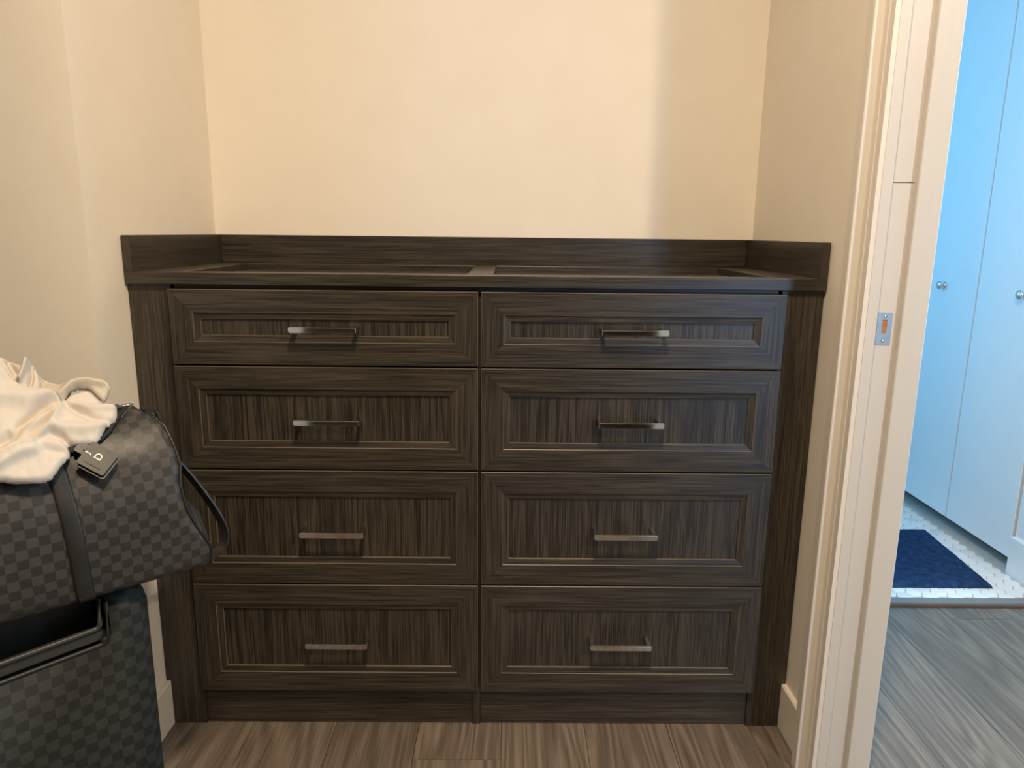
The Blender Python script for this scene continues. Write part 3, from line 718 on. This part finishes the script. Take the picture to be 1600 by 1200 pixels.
bm = bmesh.new(); lathe(bm, [(0.003, 0), (0.003, 0.001), (0, 0.0015)], tc_-te1*L1*0.55+te2*0.004-tn*0.0005, tn, 12); obj('snap', bm, CHROME, nt_, tc_, smooth=True)

# ------------------------------------------------------------------ white top thrown over the bag
DRAPE = [(0.06, -0.150), (0.12, -0.146), (0.18, -0.132), (0.215, -0.112), (0.25, -0.080), (0.28, -0.042), (0.31, 0.0), (0.36, 0.04), (0.45, 0.09)]
_dc = catmull([(a, b, 0) for a, b in DRAPE], 6); DRAPE = [(p.x, p.y) for p in _dc]
def drape_hit(u, v, back):
    """sight line meets the draped sheet, which follows the bag from the front over the top"""
    d = ray(u, v); t = 0.75
    for i in range(900):
        p = CAM+d*t; q = p-BP; dd, z = q.dot(BN)-0.12, q.z
        for (b, a), (e, c) in zip(DRAPE, DRAPE[1:]):
            if b <= z < e and dd >= a+(c-a)*(z-b)/(e-b)+back:
                lo_, hi_ = t-0.002, t
                for _ in range(7):
                    m_ = (lo_+hi_)/2; q = CAM+d*m_-BP
                    if q.dot(BN)-0.12 >= a+(c-a)*(q.z-b)/(e-b)+back: hi_ = m_
                    else: lo_ = m_
                return CAM+d*hi_
        t += 0.002
    return CAM+d*1.2
def cloth(name, poly, folds, mat, parent, loc, back=0.0, thick=0.05, step=2.0, rim=7.0, rimdrop=0.010):
    P = smooth_poly(poly); x0 = min(p[0] for p in P); x1 = max(p[0] for p in P); y0 = min(p[1] for p in P); y1 = max(p[1] for p in P)
    loop = P+[P[0]]; nx = int((x1-x0)/step)+2; ny = int((y1-y0)/step)+2; grid = {}
    for i in range(nx+1):
        for j in range(ny+1):
            p = (x0+i*step, y0+j*step); ed = line_d(p, loop)[0]; ins = inside(p, P)
            if not ins and ed > step*0.75: continue
            if not ins: ed = 0.0; p = nearest(p, loop)
            h = 0.0
            for pts, wdt, hgt, kind in folds:
                hgt *= 1.95; wdt *= 0.85
                dd, sd = line_d(p, pts)
                if kind == 'r': h += hgt*math.exp(-(dd/wdt)**2)
                else:                                   # overlap: one side stands proud and drops sharply
                    if sd*kind > 0: h += hgt*math.exp(-dd/wdt)
                    else: h -= 0.35*hgt*math.exp(-dd/(wdt*0.6))
            h += 0.0022*noise.noise(Vector((p[0]*0.03, p[1]*0.03, back*50)))+0.0012*noise.noise(Vector((p[0]*0.09, p[1]*0.06, 3+back*50)))
            e = min(1, ed/rim); h -= rimdrop*(1-e)**2
            b = drape_hit(*p, back); dr_ = (CAM-b).normalized()
            nn = (dr_*0.7+Vector((0, 0, 0.5))).normalized()
            grid[i, j] = (b+nn*h, b-dr_*(0.002+thick*min(1, ed/28)**1.3)+nn*(h-0.001) if ed > 0 else b+nn*h-dr_*0.0025)
    bm = bmesh.new(); F = {k: bm.verts.new(v[0]) for k, v in grid.items()}; Bk = {k: bm.verts.new(v[1]) for k, v in grid.items()}
    quads = [(i, j) for (i, j) in grid if all(q in grid for q in ((i+1, j), (i+1, j+1), (i, j+1)))]
    cnt = {}
    for i, j in quads:
        c = [(i, j), (i+1, j), (i+1, j+1), (i, j+1)]
        bm.faces.new([F[k] for k in c]); bm.faces.new([Bk[k] for k in reversed(c)])
        for a, b in zip(c, c[1:]+c[:1]): cnt[frozenset((a, b))] = cnt.get(frozenset((a, b)), 0)+1
    for e, n in cnt.items():
        if n == 1: a, b = tuple(e); bm.faces.new((F[a], F[b], Bk[b], Bk[a]))
    for v in [v for v in bm.verts if not v.link_faces]: bm.verts.remove(v)
    for _ in range(1): bmesh.ops.smooth_vert(bm, verts=bm.verts, factor=0.4, use_axis_x=True, use_axis_y=True, use_axis_z=True)
    return obj(name, bm, mat, parent, loc, smooth=True)
top_loc = BL(-0.25, 0, 0.28)
sh = empty('tank_top', top_loc); tag(sh, 'crumpled white cotton top thrown over the open holdall', 'clothing')
front = [(-130, 560), (-60, 548), (-15, 556), (6, 570), (20, 588), (36, 598), (58, 603), (76, 608), (90, 614), (98, 624), (118, 628), (140, 626), (160, 626), (181, 631), (182, 648), (176, 658), (164, 670), (150, 690), (130, 692), (109, 693), (108, 708), (94, 726), (77, 747), (55, 751), (28, 752), (0, 750), (-50, 752), (-130, 748)]
folds = [([(97, 627), (88, 645), (76, 666), (60, 682), (36, 698), (0, 712), (-60, 735)], 11, 0.010, -1),
         ([(84, 624), (62, 637), (40, 658), (18, 678), (-10, 692)], 9, -0.009, 'r'),
         ([(100, 631), (125, 645), (148, 654), (176, 659)], 6, -0.005, 'r'), ([(110, 629), (140, 638), (178, 636)], 6, 0.004, 'r'),
         ([(58, 688), (78, 678), (96, 682), (108, 694)], 6, -0.006, 'r'), ([(62, 700), (90, 704), (108, 706)], 7, -0.004, 'r'),
         ([(0, 728), (30, 712), (60, 702)], 8, 0.005, 'r'), ([(0, 620), (40, 622), (80, 618)], 16, 0.007, 'r'),
         ([(20, 672), (50, 662), (78, 646)], 7, 0.005, 'r'), ([(90, 668), (130, 670), (160, 664)], 10, 0.005, 'r'), ([(-100, 640), (-40, 610)], 14, 0.008, 'r')]
cloth('front_panel', front, folds, CLOTH, sh, top_loc, -0.010, 0.010)
backp = [(-120, 560), (-60, 545), (-5, 553), (14, 558), (30, 566), (38, 562), (44, 559), (52, 566), (58, 580), (64, 595), (62, 612), (40, 616), (10, 606), (-40, 590)]
cloth('back_panel', backp, [([(40, 562), (38, 578), (30, 596)], 4, 0.010, 'r'), ([(50, 568), (50, 585), (46, 600)], 4, -0.008, 'r'), ([(12, 562), (24, 582)], 5, -0.006, 'r')], CLOTH, sh, top_loc, 0.030, 0.02)
inner = [(44, 572), (52, 567), (62, 582), (74, 591), (90, 596), (106, 594), (112, 606), (100, 624), (78, 618), (50, 610)]
cloth('neckline_lining', inner, [([(56, 580), (76, 600), (100, 604)], 4, -0.004, 'r')], BAND, sh, top_loc, 0.045, 0.01)
strap = [(84, 622), (90, 606), (102, 595), (116, 588), (134, 586), (150, 586), (164, 590), (171, 599), (170, 612), (162, 625), (150, 616), (138, 606), (122, 606), (108, 612), (99, 627)]
cloth('shoulder_band', strap, [([(92, 618), (112, 600), (135, 595), (160, 600)], 5, 0.006, 'r'), ([(146, 590), (162, 594), (168, 600)], 2.5, -0.006, 'r')], BAND, sh, top_loc, 0.012, 0.014, rim=5)
mound = [(98, 628), (106, 616), (122, 609), (138, 608), (150, 618), (160, 628), (150, 640), (118, 640)]
cloth('armhole_fold', mound, [], CLOTH, sh, top_loc, 0.006, 0.02, rim=8)

# ------------------------------------------------------------------ ceiling lamps and windows that give the light
def lamp(name, x, y, label):
    r = empty(name, (x, y, ZC)); bm = bmesh.new(); lathe(bm, [(0.19, 0), (0.19, -0.025), (0.17, -0.03), (0, -0.03)], (x, y, ZC), (0, 0, 1), 32); obj('lamp_base', bm, STEEL, r, (x, y, ZC), smooth=False)
    bm = bmesh.new(); lathe(bm, [(0.165, -0.03), (0.16, -0.055), (0.12, -0.072), (0.05, -0.079), (0, -0.080)], (x, y, ZC), (0, 0, 1), 32); obj('lamp_shade', bm, LAMPG, r, (x, y, ZC), smooth=True)
    tag(r, label, 'ceiling lamp')
lamp('ceiling_lamp', 0.11, -1.20, 'round flush ceiling lamp over the dresser room')
lamp('ceiling_lamp', 1.636, -2.5, 'round flush ceiling lamp in the hall outside the door')
def window(name, c, nrm, w_, h_):
    """white frame round a pane of daylight"""
    r = empty(name, c); struct(r); n = Vector(nrm); s = Vector((0, 0, 1)).cross(n); c = Vector(c)
    for a, b, la, lb in ((-w_/2-0.03, 0, 0.06, h_+0.12), (w_/2+0.03, 0, 0.06, h_+0.12), (0, -h_/2-0.03, w_, 0.06), (0, h_/2+0.03, w_, 0.06)):
        bm = bmesh.new(); box(bm, -la/2, la/2, -0.03, 0.03, -lb/2, lb/2)
        for v in bm.verts: v.co = c+s*(v.co.x+a)+n*v.co.y+Vector((0, 0, v.co.z+b))
        obj('window_frame', bm, TRIM, r, c+s*a)
window('window_1', (2.11, -4.27, 1.15), (0, 1, 0), 0.36, 2.1)
window('window_3', (2.59, 0.0, 1.35), (-1, 0, 0), 0.7, 1.4)
window('window_2', (0.45, 1.55, 1.45), (1, 0, 0), 1.1, 1.3)
